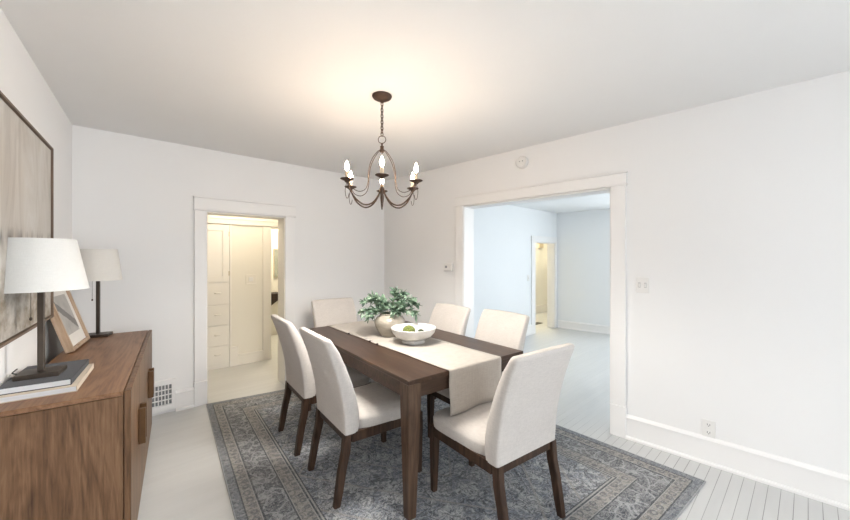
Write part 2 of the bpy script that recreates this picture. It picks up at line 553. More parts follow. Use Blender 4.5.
# front wall (behind the viewer) with two windows
WINS = [(-0.45, 1.05), (1.55, 3.05)]
bm = new()
xs = [-0.96] + [v for w in WINS for v in w] + [3.64]
for i in range(0, len(xs), 2):
    box(bm, xs[i], xs[i + 1], YF - 0.15, YF, 0, H)
for a, b in WINS:
    box(bm, a, b, YF - 0.15, YF, 0, WZ0)
    box(bm, a, b, YF - 0.15, YF, WZ1, H)
struct('wall_front', bm, M['wall'])
def window(name, a, b, z0, z1, y0, y1):
    bm = new()
    f = 0.05
    ym = (y0 + y1) / 2
    box(bm, a, a + f, ym - 0.03, ym + 0.03, z0, z1); box(bm, b - f, b, ym - 0.03, ym + 0.03, z0, z1)
    box(bm, a, b, ym - 0.03, ym + 0.03, z0, z0 + f); box(bm, a, b, ym - 0.03, ym + 0.03, z1 - f, z1)
    box(bm, a, b, ym - 0.02, ym + 0.02, (z0 + z1) / 2 - 0.02, (z0 + z1) / 2 + 0.02)
    box(bm, a - 0.1, a, y1, y1 + 0.02, z0 - 0.1, z1 + 0.1); box(bm, b, b + 0.1, y1, y1 + 0.02, z0 - 0.1, z1 + 0.1)
    box(bm, a, b, y1, y1 + 0.02, z1, z1 + 0.1); box(bm, a - 0.12, b + 0.12, y1, y1 + 0.06, z0 - 0.03, z0)
    struct(name, bm, M['trim'])
for i, (a, b) in enumerate(WINS):
    window('window_%d' % (i + 1), a, b, WZ0, WZ1, YF - 0.15, YF)

bm = new()
f = 0.05
for z0_, z1_ in ((WZ0, WZ0 + f), (WZ1 - f, WZ1), ((WZ0 + WZ1) / 2 - .02, (WZ0 + WZ1) / 2 + .02)):
    box(bm, 0.05, 0.11, SW0, SW1, z0_, z1_)
for a, b in ((SW0, SW0 + f), (SW1 - f, SW1), ((SW0 + SW1) / 2 - .025, (SW0 + SW1) / 2 + .025)):
    box(bm, 0.05, 0.11, a, b, WZ0 + f, WZ1 - f)
box(bm, -0.02, 0, SW0 - .1, SW0, WZ0 - .1, WZ1 + .1); box(bm, -0.02, 0, SW1, SW1 + .1, WZ0 - .1, WZ1 + .1); box(bm, -0.02, 0, SW0, SW1, WZ1, WZ1 + .1); box(bm, -0.05, 0, SW0 - .12, SW1 + .12, WZ0 - .03, WZ0)
struct('window_4', bm, M['trim'], (RO.x, RO.y, 0), RA)

# living room beyond the opening
LY, LH = 3.5, 2.37
LX0, LX1, LZ = 5.975, 6.736, 1.744
bm = new()
box(bm, 3.04, LX0, LY, LY + 0.145, 0, LH + 0.1)
box(bm, LX1, 6.95, LY, LY + 0.145, 0, LH + 0.1)
box(bm, LX0, LX1, LY, LY + 0.145, LZ, LH + 0.1)
struct('wall_living_left', bm, M['daylit_wall'])
FA = math.atan(0.13)
bm = new()
FW0, FW1 = -4.4, -1.75
box(bm, 0, 0.15, FW1, 0.02, 0, LH + 0.1); box(bm, 0, 0.15, -5.25, FW0, 0, LH + 0.1)
box(bm, 0, 0.15, FW0, FW1, 0, 0.6); box(bm, 0, 0.15, FW0, FW1, 2.15, LH + 0.1)
struct('wall_living_far', bm, M['daylit_wall'], (6.84, LY, 0), FA)
bm = new()
LW = (4.0, 6.6)
box(bm, 3.40, LW[0], -1.75, -1.6, 0, LH + .1); box(bm, LW[1], 7.7, -1.75, -1.6, 0, LH + .1)
box(bm, LW[0], LW[1], -1.75, -1.6, 0, 0.55); box(bm, LW[0], LW[1], -1.75, -1.6, 2.15, LH + .1)
struct('wall_living_front', bm, M['daylit_wall'])
window('window_3', LW[0], LW[1], 0.55, 2.15, -1.75, -1.6)
bm = new()
loft(bm, [[(3.43, -1.75, z), (7.7, -1.75, z), (7.0, LY + 0.14, z), (3.045, LY + 0.14, z)] for z in (LH, LH + 0.1)])
struct('ceiling_living', bm, M['daylit_wall'])
bm = new()
f = 0.05
for z0_, z1_ in ((0.6, 0.6 + f), (2.15 - f, 2.15)):
    box(bm, 0.05, 0.11, FW0, FW1, z0_, z1_)
for a in (FW0, (FW0 + FW1) / 2 - f / 2, FW1 - f):
    box(bm, 0.05, 0.11, a, a + f, 0.6 + f, 2.15 - f)
struct('window_5', bm, M['trim'], (6.84, LY, 0), FA)
# vestibule seen through the living room's doorway
bm = new()
box(bm, 5.6, 9.0, 4.75, 4.85, 0, 2.4); box(bm, 5.5, 5.6, 3.65, 4.85, 0, 2.4); box(bm, 8.9, 9.0, 3.65, 4.75, 0, 2.4)
struct('wall_vestibule', bm, M['cream'])
bm = new()
box(bm, 5.5, 9.0, 3.65, 4.85, 2.4, 2.5)
struct('ceiling_vestibule', bm, M['cream'])
bm = new()
box(bm, 5.6, 8.9, 4.725, 4.75, 0, 0.17); box(bm, 5.6, 8.9, 4.715, 4.75, 0.17, 0.195); box(bm, 5.6, 8.9, 4.71, 4.75, 0, 0.03)
struct('baseboard_vestibule', bm, M['cream_trim'])

# hall behind the back wall
HY = 5.15
HX0, HX1, HDZ = 1.661, 2.36, 1.88
CX0, CX1 = 0.60, 1.137           # built-in cupboard niche
bm = new()
box(bm, 0.2, CX0, HY, HY + 0.12, 0, H); box(bm, CX1, HX0, HY, HY + 0.12, 0, H)
box(bm, HX1, 3.0, HY, HY + 0.12, 0, H); box(bm, HX0, HX1, HY, HY + 0.12, HDZ, H); box(bm, CX0, CX1, HY, HY + 0.12, 1.89, H)
struct('wall_hall_back', bm, M['cream'])
bm = new()
box(bm, 0.1, 0.2, 4.2, HY + .12, 0, H)
struct('wall_hall_left', bm, M['cream'])
bm = new()
box(bm, 2.72, 2.82, 4.2, HY, 0, H)
struct('wall_hall_right', bm, M['cream'])
bm = new()
box(bm, 0.1, 3.0, 4.2, 7.0, H, H + 0.1)
struct('ceiling_hall', bm, M['cream'])
bm = new()
box(bm, 1.15, 4.0, 6.7, 6.8, 0, H); box(bm, 1.15, 1.25, HY + .12, 6.7, 0, H); box(bm, 3.9, 4.0, HY + .12, 6.7, 0, H); box(bm, 3.0, 4.0, HY, HY + .12, 0, H)
struct('wall_bathroom', bm, M['cream'])
bm = new()
box(bm, 3.0, 4.0, 4.2, 6.8, H, H + 0.1)
struct('ceiling_bathroom', bm, M['cream'])

# trim ---------------------------------------------------------------
def casing(name, bmx, mat, loc=None, rz=None):
    return struct(name, bmx, mat, loc, rz)
# hall doorway: casing, header, plinth blocks and jamb lining
bm = new()
cw = 0.104
y0 = YB - 0.022
box(bm, DX0 - cw, DX0, y0, YB, 0.235, DZ + 0.008, 0.003); box(bm, DX1, DX1 + cw, y0, YB, 0.235, DZ + 0.008, 0.003)
box(bm, DX0 - cw - 0.004, DX0 + 0.002, y0 - 0.007, YB, 0, 0.235, 0.004); box(bm, DX1 - 0.002, DX1 + cw + 0.004, y0 - 0.007, YB, 0, 0.235, 0.004)
box(bm, DX0 - cw - 0.008, DX1 + cw + 0.02, y0 - 0.006, YB, DZ + 0.008, DZ + 0.020, 0.002)
box(bm, DX0 - cw - 0.004, DX1 + cw + 0.01, y0 - 0.002, YB, DZ + 0.02, DZ + 0.13, 0.003)
box(bm, DX0 - cw - 0.010, DX1 + cw + 0.02, y0 - 0.008, YB, DZ + 0.13, DZ + 0.145, 0.003)
casing('trim_1', bm, M['trim'])
bm = new()
box(bm, DX0 - 0.001, DX0 + 0.008, YB - 0.01, YB + 0.2, 0, DZ); box(bm, DX1 - 0.008, DX1 + 0.001, YB - 0.01, YB + 0.2, 0, DZ)
box(bm, DX0, DX1, YB - 0.01, YB + 0.2, DZ - 0.008, DZ + 0.001)
casing('trim_2', bm, M['cream_trim'])
# wide opening in the right wall
bm = new()
cr = 0.108
oa, ob = -OY0, -OY1
box(bm, -0.022, 0, oa, oa + cr, 0.25, OZ + 0.008, 0.003); box(bm, -0.022, 0, ob - cr, ob, 0.25, OZ + 0.008, 0.003)
box(bm, -0.029, 0, oa - 0.002, oa + cr + 0.004, 0, 0.25, 0.004); box(bm, -0.029, 0, ob - cr - 0.004, ob + 0.002, 0, 0.25, 0.004)
box(bm, -0.028, 0, ob - cr - 0.012, oa + cr + 0.012, OZ + 0.008, OZ + 0.02, 0.002)
box(bm, -0.024, 0, ob - cr - 0.004, oa + cr + 0.004, OZ + 0.02, OZ + 0.105, 0.003)
box(bm, -0.032, 0, ob - cr - 0.012, oa + cr + 0.012, OZ + 0.105, OZ + 0.118, 0.003)
casing('trim_3', bm, M['trim'], (RO.x, RO.y, 0), RA)
bm = new()
box(bm, -0.01, TH + 0.01, oa - 0.01, oa + 0.001, 0, OZ); box(bm, -0.01, TH + 0.01, ob - 0.001, ob + 0.01, 0, OZ)
box(bm, -0.01, TH + 0.01, ob, oa, OZ - 0.008, OZ + 0.001)
casing('trim_4', bm, M['trim'], (RO.x, RO.y, 0), RA)
# living room doorway casing
bm = new()
box(bm, LX0 - 0.13, LX0, LY - 0.02, LY, 0, LZ + 0.01, 0.003); box(bm, LX1, LX1 + 0.075, LY - 0.02, LY, 0, LZ + 0.01, 0.003)
box(bm, LX0 - 0.14, LX1 + 0.075, LY - 0.024, LY, LZ + 0.01, LZ + 0.12, 0.003)
box(bm, LX0 - 0.001, LX0 + 0.008, LY, LY + 0.15, 0, LZ); box(bm, LX1 - 0.008, LX1 + 0.001, LY, LY + 0.15, 0, LZ)
box(bm, LX0, LX1, LY, LY + 0.15, LZ - 0.008, LZ + 0.001)
casing('trim_5', bm, M['trim'])
# hall trim: door casing, rail above the cupboard, cupboard side casing
bm = new()
box(bm, HX0 - 0.107, HX0, HY - 0.02, HY, 0, HDZ + 0.005, 0.003); box(bm, HX1, HX1 + 0.107, HY - 0.02, HY, 0, HDZ + 0.005, 0.003)
box(bm, CX0, HX1 + 0.12, HY - 0.024, HY, HDZ + 0.012, HDZ + 0.075, 0.003)
box(bm, CX0, HX1 + 0.12, HY - 0.030, HY, HDZ + 0.075, HDZ + 0.09, 0.003)
box(bm, HX0 - 0.001, HX0 + 0.01, HY, HY + 0.13, 0, HDZ); box(bm, HX1 - 0.01, HX1 + 0.001, HY, HY + 0.13, 0, HDZ); box(bm, HX0, HX1, HY, HY + .13, HDZ - .01, HDZ + .001)
box(bm, CX1, CX1 + 0.022, HY - 0.016, HY, 0.26, HDZ + 0.012, 0.002)
box(bm, CX1 - 0.002, CX1 + 0.105, HY - 0.024, HY, 0, 0.26, 0.003)
casing('trim_6', bm, M['cream_trim'])

# baseboards
def base_profile(bm, axis, a, b, face, sgn, h=0.175):
    """axis 'x': runs along x at y=face; sgn = direction out of the wall into the room"""
    prof = [(0, 0), (0.030, 0), (0.030, 0.014), (0.024, 0.022), (0.016, 0.024), (0.016, h - 0.016), (0.021, h - 0.013), (0.021, h - 0.005), (0.013, h + 0.006), (0, h + 0.016)]
    if axis == 'x':
        loft(bm, [[(t, face + sgn * d, z) for d, z in prof] for t in (a, b)])
    else:
        loft(bm, [[(face + sgn * d, t, z) for d, z in prof] for t in (a, b)])
bm = new()
base_profile(bm, 'x', -0.25, 0.168, YB, -1); base_profile(bm, 'x', 0.430, DX0 - cw - 0.004, YB, -1); base_profile(bm, 'x', DX1 + cw + 0.004, 2.80, YB, -1)
struct('baseboard_back', bm, M['trim'])
bm = new()
base_profile(bm, 'y', oa + cr + 0.004, -0.03, 0, -1); base_profile(bm, 'y', -LL, ob - cr - 0.004, 0, -1)
struct('baseboard_right', bm, M['trim'], (RO.x, RO.y, 0), RA)
bm = new()
base_profile(bm, 'y', -LL, -0.03, 0, 1)
struct('baseboard_left', bm, M['trim'], (LO.x, LO.y, 0), LA)
bm = new()
base_profile(bm, 'x', 3.08, LX0 - 0.13, LY, -1)
struct('baseboard_living_left', bm, M['trim'])
bm = new()
base_profile(bm, 'y', -5.1, -0.03, 0, -1, 0.14)
struct('baseboard_living_far', bm, M['trim'], (6.84, LY, 0), FA)
bm = new()
box(bm, CX1 + 0.105, HX0 - 0.107, HY - 0.016, HY, 0, 0.13); box(bm, CX1 + 0.105, HX0 - 0.107, HY - 0.022, HY, 0.12, 0.145, 0.004); box(bm, CX1 + 0.105, HX0 - 0.107, HY - 0.026, HY, 0, 0.02, 0.004)
struct('baseboard_hall', bm, M['cream_trim'])

# ------------------------------------------------------------------ rug
A_, B_, C_, D_ = (0.355, 0.655), (2.835, 0.44), (2.832, 3.56), (0.670, 3.965)
RW, RL = 2.33, 3.2
bm = new()
uvl = bm.loops.layers.uv.new('UVMap')
nu, nv = 12, 16
def rugp(i, j):
    a, b = i / nu, j / nv
    x = (1 - b) * ((1 - a) * A_[0] + a * B_[0]) + b * ((1 - a) * D_[0] + a * C_[0])
    y = (1 - b) * ((1 - a) * A_[1] + a * B_[1]) + b * ((1 - a) * D_[1] + a * C_[1])
    return x, y
top = [[bm.verts.new((*rugp(i, j), 0.009)) for i in range(nu + 1)] for j in range(nv + 1)]
bot = [[bm.verts.new((*rugp(i, j), 0.0005)) for i in range(nu + 1)] for j in range(nv + 1)]
def quad(vs, uvs):
    f = bm.faces.new(vs)
    for l, c in zip(f.loops, uvs):
        l[uvl].uv = c
UV = lambda i, j: (RW * i / nu, RL * j / nv)
for j in range(nv):
    for i in range(nu):
        ids = [(i, j), (i + 1, j), (i + 1, j + 1), (i, j + 1)]
        quad([top[b][a] for a, b in ids], [UV(a, b) for a, b in ids])
        quad([bot[b][a] for a, b in reversed(ids)], [UV(a, b) for a, b in reversed(ids)])
edge = [(i, 0) for i in range(nu)] + [(nu, j) for j in range(nv)] + [(nu - i, nv) for i in range(nu)] + [(0, nv - j) for j in range(nv)]
for q, (i, j) in enumerate(edge):
    i2, j2 = edge[(q + 1) % len(edge)]
    quad([bot[j][i], bot[j2][i2], top[j2][i2], top[j][i]], [UV(i, j), UV(i2, j2), UV(i2, j2), UV(i, j)])
rug = obj('area_rug', bm, rug_mat(RW, RL))
tag(rug, 'faded blue-grey patterned rug with beige borders under the dining table', 'rug')
RZ = 0.0095                      # top of the rug

# ------------------------------------------------------------------ dining table
TW, TL, TZ = 1.011, 1.74, 0.775
TA = R(-4.5)
tx = Vector((math.cos(TA), math.sin(TA))); ty = Vector((-math.sin(TA), math.cos(TA)))
TC = Vector((1.190, 1.456)) + tx * TW / 2 + ty * TL / 2
def on_table(u, v):              # local table coordinates -> world
    p = TC + tx * u + ty * v
    return p.x, p.y
tb = thing('dining_table', 'dark brown wooden rectangular dining table with tapered legs on the rug', 'table', (TC.x, TC.y, RZ), TA)
th = TZ - RZ
bm = new()
box(bm, -TW / 2, TW / 2, -TL / 2, TL / 2, th - 0.026, th, 0.004)
obj('tabletop', bm, M['table_y'], tb)
bm = new()
for s in (-1, 1):
    box(bm, s * (TW / 2 - 0.015) - 0.011, s * (TW / 2 - 0.015) + 0.011, -TL / 2 + 0.08, TL / 2 - 0.08, th - 0.105, th - 0.026)
    box(bm, -TW / 2 + 0.08, TW / 2 - 0.08, s * (TL / 2 - 0.015) - 0.011, s * (TL / 2 - 0.015) + 0.011, th - 0.105, th - 0.026)
obj('apron', bm, M['table_x'], tb)
for sx in (-1, 1):
    for sy in (-1, 1):
        bm = new()
        ox, oy = sx * (TW / 2 - 0.003), sy * (TL / 2 - 0.003)
        def ring(w, z):
            return [(ox, oy, z), (ox - sx * w, oy, z), (ox - sx * w, oy - sy * w, z), (ox, oy - sy * w, z)]
        loft(bm, [ring(0.052, 0), ring(0.088, th - 0.12), ring(0.088, th - 0.027)])
        bmesh.ops.bevel(bm, geom=[e for e in bm.edges if abs(e.verts[0].co.z - e.verts[1].co.z) > 0.05], offset=0.003, segments=2, affect='EDGES')
        obj('leg', bm, M['table_z'], tb)

# table runner with both ends hanging down
bm = new()
rw, uo = 0.465, -0.0145
prof = []
zt = th + 0.0025
yN, yF = -TL / 2 - 0.006, TL / 2 + 0.006
for z in [th - 0.262 + 0.0259 * i for i in range(10)]:
    prof.append((yN - 0.004, z))
for a in (20, 45, 70):
    prof.append((yN + 0.010 - 0.014 * math.cos(R(a)), zt - 0.014 + 0.014 * math.sin(R(a))))
N = 26
for i in range(N + 1):
    prof.append((yN + 0.012 + (yF - yN - 0.024) * i / N, zt))
for a in (70, 45, 20):
    prof.append((yF - 0.010 + 0.014 * math.cos(R(a)), zt - 0.014 + 0.014 * math.sin(R(a))))
for i in range(10):
    prof.append((yF + 0.004, th - 0.028 - 0.0259 * i))
vs = []
for idx, (y, z) in enumerate(prof):
    row = []
    for q in range(15):
        f = q / 14
        u = uo - rw / 2 + rw * f
        hang = max(0, (th - 0.01) - z)
        out = 0.008 * hang / 0.25 * (1 + math.sin(f * 9.0)) * (1 if y > 0 else -1)
        ripple = 0.0008 * (1 + math.sin(idx * 1.7 + q * .9)) if hang <= 0 else 0
        row.append(bm.verts.new((u + 0.003 * math.sin(idx * 0.7), y + out, z + ripple)))
    vs.append(row)
for row in vs:
    for v_ in row:
        v_.co.x += -0.028 * (v_.co.y / 0.87)
for a, b in zip(vs[:-1], vs[1:]):
    for q in range(14):
        bm.faces.new((a[q], a[q + 1], b[q + 1], b[q]))
rn = obj('table_runner', bm, M['runner'], None, 60, (TC.x, TC.y, RZ), TA)
sm = rn.modifiers.new('Thickness', 'SOLIDIFY'); sm.thickness = 0.0022; sm.offset = 1
tag(rn, 'beige woven linen runner laid along the middle of the dining table', 'table runner')
for v in (0.40, 0.04, -0.075):
    bm = new()
    bmesh.ops.create_icosphere(bm, subdivisions=2, radius=0.009, matrix=Matrix.Translation((uo - rw / 2 - 0.002 - 0.032 * v, v, th + 0.0075)) @ Matrix.Diagonal((1.0, 1.5, 0.7, 1)))
    obj('edge_tuft', bm, M['tuft'], rn, 60)

# ------------------------------------------------------------------ chairs
def make_chair(label, loc, rz):
    t = thing('dining_chair', label, 'chair', loc, rz, 'upholstered dining chairs')
    # seat cushion: a rounded, slightly crowned pad
    bm = new()
    nx, ny = 14, 14
    def pt(a, b, layer):
        hw = 0.248 + 0.014 * b
        x = hw * a
        y = -0.165 + (0.485) * (b + 1) / 2
        # rounded corners in plan
        m = max(abs(a), abs(b))
        e = (abs(a) ** 6 + abs(b) ** 6) ** (1 / 6) if m > 0 else 1
        s = m / e if m > 0 else 1
        x *= s
        y = 0.05 + (y - 0.05) * s
        crown = (1 - a ** 4) * (1 - b ** 4)
        if layer == 0:
            return (x, y, 0.405)
        if layer == 1:
            return (x * 1.012, 0.05 + (y - 0.05) * 1.012, 0.455)
        return (x * 0.985, 0.05 + (y - 0.05) * 0.985, 0.470 + 0.026 * crown ** 0.5)
    def grid(layer):
        return [[pt(-1 + 2 * i / nx, -1 + 2 * j / ny, layer) for i in range(nx + 1)] for j in range(ny + 1)]
    g0, g1, g2 = grid(0), grid(1), grid(2)
    per = [(i, 0) for i in range(nx)] + [(nx, j) for j in range(ny)] + [(nx - i, ny) for i in range(nx)] + [(0, ny - j) for j in range(ny)]
    V2 = [[bm.verts.new(p) for p in row] for row in g2]
    V0 = {ij: bm.verts.new(g0[ij[1]][ij[0]]) for ij in per}
    V1 = {ij: bm.verts.new(g1[ij[1]][ij[0]]) for ij in per}
    for j in range(ny):
        for i in range(nx):
            bm.faces.new((V2[j][i], V2[j][i + 1], V2[j + 1][i + 1], V2[j + 1][i]))
    for q, ij in enumerate(per):
        kl = per[(q + 1) % len(per)]
        bm.faces.new((V0[ij], V0[kl], V1[kl], V1[ij]))
        bm.faces.new((V1[ij], V1[kl], V2[kl[1]][kl[0]], V2[ij[1]][ij[0]]))
    bm.faces.new([V0[ij] for ij in reversed(per)])
    obj('seat', bm, M['linen'], t, 50)
    # backrest: leaning upholstered slab, a little hollow across, softer at the top
    bm = new()
    rings = []
    S = [(0.402, -0.244, -0.158, .242), (0.45, -0.246, -0.150, .244), (0.52, -0.250, -0.152, .244), (0.60, -0.260, -0.168, .244), (0.70, -0.281, -0.198, .244),
         (0.80, -0.309, -0.236, .244), (0.89, -0.340, -0.276, .244), (0.943, -0.361, -0.309, .244), (0.960, -0.366, -0.319, .242), (0.970, -0.362, -0.326, .236)]
    for z, yr, yf, hw in S:
        ring = []
        c = 0.018
        n = 10
        def sag(x):
            return -0.012 * (1 - (x / hw) ** 2) * min(1, (z - 0.40) / 0.3)
        def arch(x):
            return z + (0.006 * (1 - (x / hw) ** 2) if z > 0.9 else 0)
        for i in range(n + 1):
            x = -hw + c + (2 * hw - 2 * c) * i / n
            ring.append((x, yr + sag(x), arch(x)))
        for a in (30, 60):
            ring.append((hw - c + c * math.sin(R(a)), yr + c - c * math.cos(R(a)) + sag(hw), z))
        for i in range(n + 1):
            x = hw - c - (2 * hw - 2 * c) * i / n
            if i == 0:
                ring.append((hw, (yr + yf) / 2, z))
                for a in (60, 30):
                    ring.append((hw - c + c * math.sin(R(a)), yf - c + c * math.cos(R(a)) + sag(hw), z))
            ring.append((x, yf + sag(x), arch(x)))
        for a in (30, 60):
            ring.append((-hw + c - c * math.sin(R(a)), yf - c + c * math.cos(R(a)), z))
        ring.append((-hw, (yr + yf) / 2, z))
        for a in (60, 30):
            ring.append((-hw + c - c * math.sin(R(a)), yr + c - c * math.cos(R(a)), z))
        rings.append(ring)
    loft(bm, rings)
    obj('backrest', bm, M['linen'], t, 60)
    # stained wooden rails under the seat
    bm = new()
    for s in (-1, 1):
        loft(bm, [[(s * (c + d), y, z) for d, z in ((-.01, .35), (.01, .35), (.01, .407), (-.01, .407))] for c, y in ((.230, -.20), (.243, .262))])
    box(bm, -0.212, 0.212, 0.280, 0.302, 0.350, 0.407, 0.002)
    box(bm, -0.20, 0.20, -0.236, -0.214, 0.355, 0.404, 0.002)
    obj('seat_frame', bm, M['chair_wood'], t)
    def leg(sx, path):
        bm = new()
        rings = []
        for y, z, w, d, xx in path:
            x = sx * xx
            rings.append([(x - w / 2, y - d / 2, z), (x + w / 2, y - d / 2, z), (x + w / 2, y + d / 2, z), (x - w / 2, y + d / 2, z)])
        loft(bm, rings)
        bmesh.ops.bevel(bm, geom=[e for e in bm.edges if abs(e.verts[0].co.z - e.verts[1].co.z) > 0.02], offset=0.003, segments=2, affect='EDGES')
        obj('leg', bm, M['chair_wood'], t, 35)
    for s in (-1, 1):
        leg(s, [(0.288, 0, .032, .032, .234), (0.284, 0.30, .044, .044, .233), (0.283, 0.404, .046, .046, .232)])
        leg(s, [(-0.290, 0, .034, .036, .221), (-0.276, 0.08, .036, .040, .220), (-0.256, 0.20, .038, .046, .219), (-0.233, 0.30, .040, .048, .218), (-0.225, 0.4015, .042, .046, .218)])
    return t

ch = make_chair('cream upholstered dining chair at the near end of the table, its back to the viewer', (1.668, 1.236, RZ), R(-7))
CH = [('cream dining chair on the sideboard side of the table, nearer the viewer of the two', (1.262, 2.018, RZ), R(-95)),
      ('cream dining chair on the sideboard side of the table, the one nearer the hall doorway', (1.298, 2.690, RZ), R(-95)),
      ('cream dining chair at the far end of the table behind the vase, facing the viewer', (1.806, 3.245, RZ), R(176)),
      ('cream dining chair on the wide-opening side of the table, farther one beside the thermostat wall', (2.118, 2.360, RZ), R(85)),
      ('cream dining chair on the wide-opening side of the table, nearer the viewer of the two', (2.150, 1.770, RZ), R(85))]
for lab, loc, rz in CH:
    dup(ch, lab, loc, rz)

# ------------------------------------------------------------------ things on the table
ZT = TZ + 0.0072
VX, VY = 1.755, 2.400
vt = obj('vase', lathe(new(), [(0.0, 0.004), (0.060, 0.002), (0.066, 0.0), (0.074, 0.006), (0.100, 0.040), (0.122, 0.080), (0.131, 0.112), (0.127, 0.140), (0.110, 0.163), (0.092, 0.175), (0.086, 0.181), (0.087, 0.188), (0.090, 0.191), (0.087, 0.194), (0.079, 0.190), (0.077, 0.178), (0.090, 0.16), (0.115, 0.13), (0.120, 0.10), (0.10, 0.045), (0.06, 0.012), (0.0, 0.010)], 0, 0, 40, False), M['glazed'], None, 45, (VX, VY, ZT))
tag(vt, 'round taupe glazed vase standing on the linen runner', 'vase')

def leaf(bm, base, dirv, length, width, roll, bend):
    d = Vector(dirv).normalized()
    side = d.cross(Vector((0, 0, 1)))
    if side.length < 0.1:
        side = Vector((1, 0, 0))
    side.normalize()
    nrm = side.cross(d)
    side2 = side * math.cos(roll) + nrm * math.sin(roll)
    nrm2 = side2.cross(d)
    prev = None
    for t, w in ((0.0, 0.12), (0.2, 0.65), (0.45, 1.0), (0.7, 0.8), (0.88, 0.42), (1.0, 0.04)):
        c = Vector(base) + d * length * t - Vector((0, 0, 1)) * bend * length * t * t
        a = bm.verts.new(c + side2 * width * w * 0.5 + nrm2 * width * w * 0.13)
        m = bm.verts.new(c)
        b = bm.verts.new(c - side2 * width * w * 0.5 + nrm2 * width * w * 0.13)
        if prev:
            bm.faces.new((prev[0], a, m, prev[1])); bm.faces.new((prev[1], m, b, prev[2]))
        prev = (a, m, b)

rt = Vector((math.sin(R(48)), -math.cos(R(48)), 0))      # across the room as the vase is seen
fw = Vector((math.cos(R(48)), math.sin(R(48)), 0))
rnd = random.Random(3)
# (sideways reach, depth reach, height above rim) of each sprig tip
SP = [(-0.225, 0.02, 0.095), (-0.225, -0.06, 0.015), (-0.165, 0.06, 0.135), (-0.11, -0.05, 0.145), (-0.16, -0.10, -0.02), (-0.07, 0.05, 0.10),
      (0.055, 0.00, 0.195), (0.115, 0.05, 0.170), (0.195, -0.03, 0.125), (0.235, 0.05, 0.06), (0.12, -0.08, 0.075), (0.06, -0.09, 0.02), (0.225, -0.08, 0.010)]
root = thing('leafy_greenery', 'bunch of sage-green leafy sprigs standing in the round taupe vase', 'plant', (VX, VY, ZT))
for a, b, h in SP:
    tip = rt * a + fw * b + Vector((0, 0, 0.19 + h))
    lip = rt * max(-0.055, min(0.055, a * 0.32)) + fw * max(-.05, min(.05, b * 0.4)) + Vector((0, 0, 0.196))
    low = lip * 0.3 + Vector((0, 0, 0.02))
    mid = (lip + tip) / 2 + Vector((0, 0, 0.03))
    path = spline([low, lip, mid, tip], 18)
    bm = new()
    tube(bm, path, [0.0028 - 0.0014 * i / (len(path) - 1) for i in range(len(path))], 6)
    sg = obj('sprig', bm, M['stem'], root, 60)
    bm = new()
    n = len(path)
    for i in range(int(n * 0.40), n):
        t = (path[min(i + 1, n - 1)] - path[i - 1]).normalized()
        for s in (-1, 1):
            for rep in range(1 + (i % 2)):
                out = Vector((rnd.uniform(-1, 1), rnd.uniform(-1, 1), rnd.uniform(-0.4, 0.8)))
                out = (out - t * out.dot(t)).normalized()
                d = t * rnd.uniform(0.25, 0.8) + out * 0.8
                leaf(bm, path[i], d, rnd.uniform(0.042, 0.074), rnd.uniform(0.022, 0.038), rnd.uniform(-1.0, 1.0), rnd.uniform(0.0, 0.35))
    leaf(bm, tip, tip - mid, 0.05, 0.022, 0.3, 0.1)
    fl = obj('leaves', bm, M['leaf'], sg, 60)
    sm = fl.modifiers.new('Thickness', 'SOLIDIFY'); sm.thickness = 0.0008

BX, BY = 1.756, 2.085
bt = thing('pedestal_bowl', 'white stoneware pedestal bowl on the runner in front of the vase', 'bowl', (BX, BY, ZT))
bm = new()
lathe(bm, [(0.0, 0.028), (0.075, 0.026), (0.100, 0.030), (0.140, 0.050), (0.165, 0.078), (0.176, 0.108), (0.178, 0.116), (0.174, 0.119), (0.168, 0.116), (0.160, 0.092), (0.138, 0.066), (0.10, 0.046), (0.0, 0.042)], 0, 0, 48, False)
obj('bowl_body', bm, M['bowl'], bt, 50)
bm = new()
lathe(bm, [(0.0, 0.0), (0.088, 0.0), (0.091, 0.004), (0.086, 0.016), (0.080, 0.0265), (0.0, 0.0265)], 0, 0, 40, False)
obj('foot', bm, M['bowl'], bt, 50)
def moss_ball(name, label, x, y, z, r, mat, seed):
    bm = new()
    bmesh.ops.create_icosphere(bm, subdivisions=4, radius=r)
    rr = random.Random(seed)
    for v in bm.verts:
        v.co *= 1 + rr.uniform(-0.05, 0.05)
        v.co.z *= 0.86
    o = obj(name, bm, mat, None, 180, (x, y, z))
    return tag(o, label, 'decorative ball')
moss_ball('moss_ball', 'larger bright green moss ball in the white bowl', BX - 0.035, BY + 0.015, ZT + 0.091, 0.049, M['moss'], 1)
moss_ball('moss_ball', 'small dark green moss ball in the white bowl beside the larger one', BX + 0.042, BY - 0.040, ZT + 0.078, 0.028, M['dark_moss'], 2)

# ------------------------------------------------------------------ chandelier
CXY = (1.326, 1.901)
cz = H
cd = thing('chandelier', 'rusted iron candle chandelier with six lit bulbs hanging above the dining table', 'chandelier', (CXY[0], CXY[1], H))
def Z(z):
    return z - H
bm = new()
lathe(bm, [(0.0, Z(2.530)), (0.064, Z(2.529)), (0.066, Z(2.524)), (0.060, Z(2.512)), (0.040, Z(2.500)), (0.014, Z(2.492)), (0.010, Z(2.480)), (0.0, Z(2.478))], 0, 0, 36, False)
obj('canopy', bm, M['iron'], cd, 40)
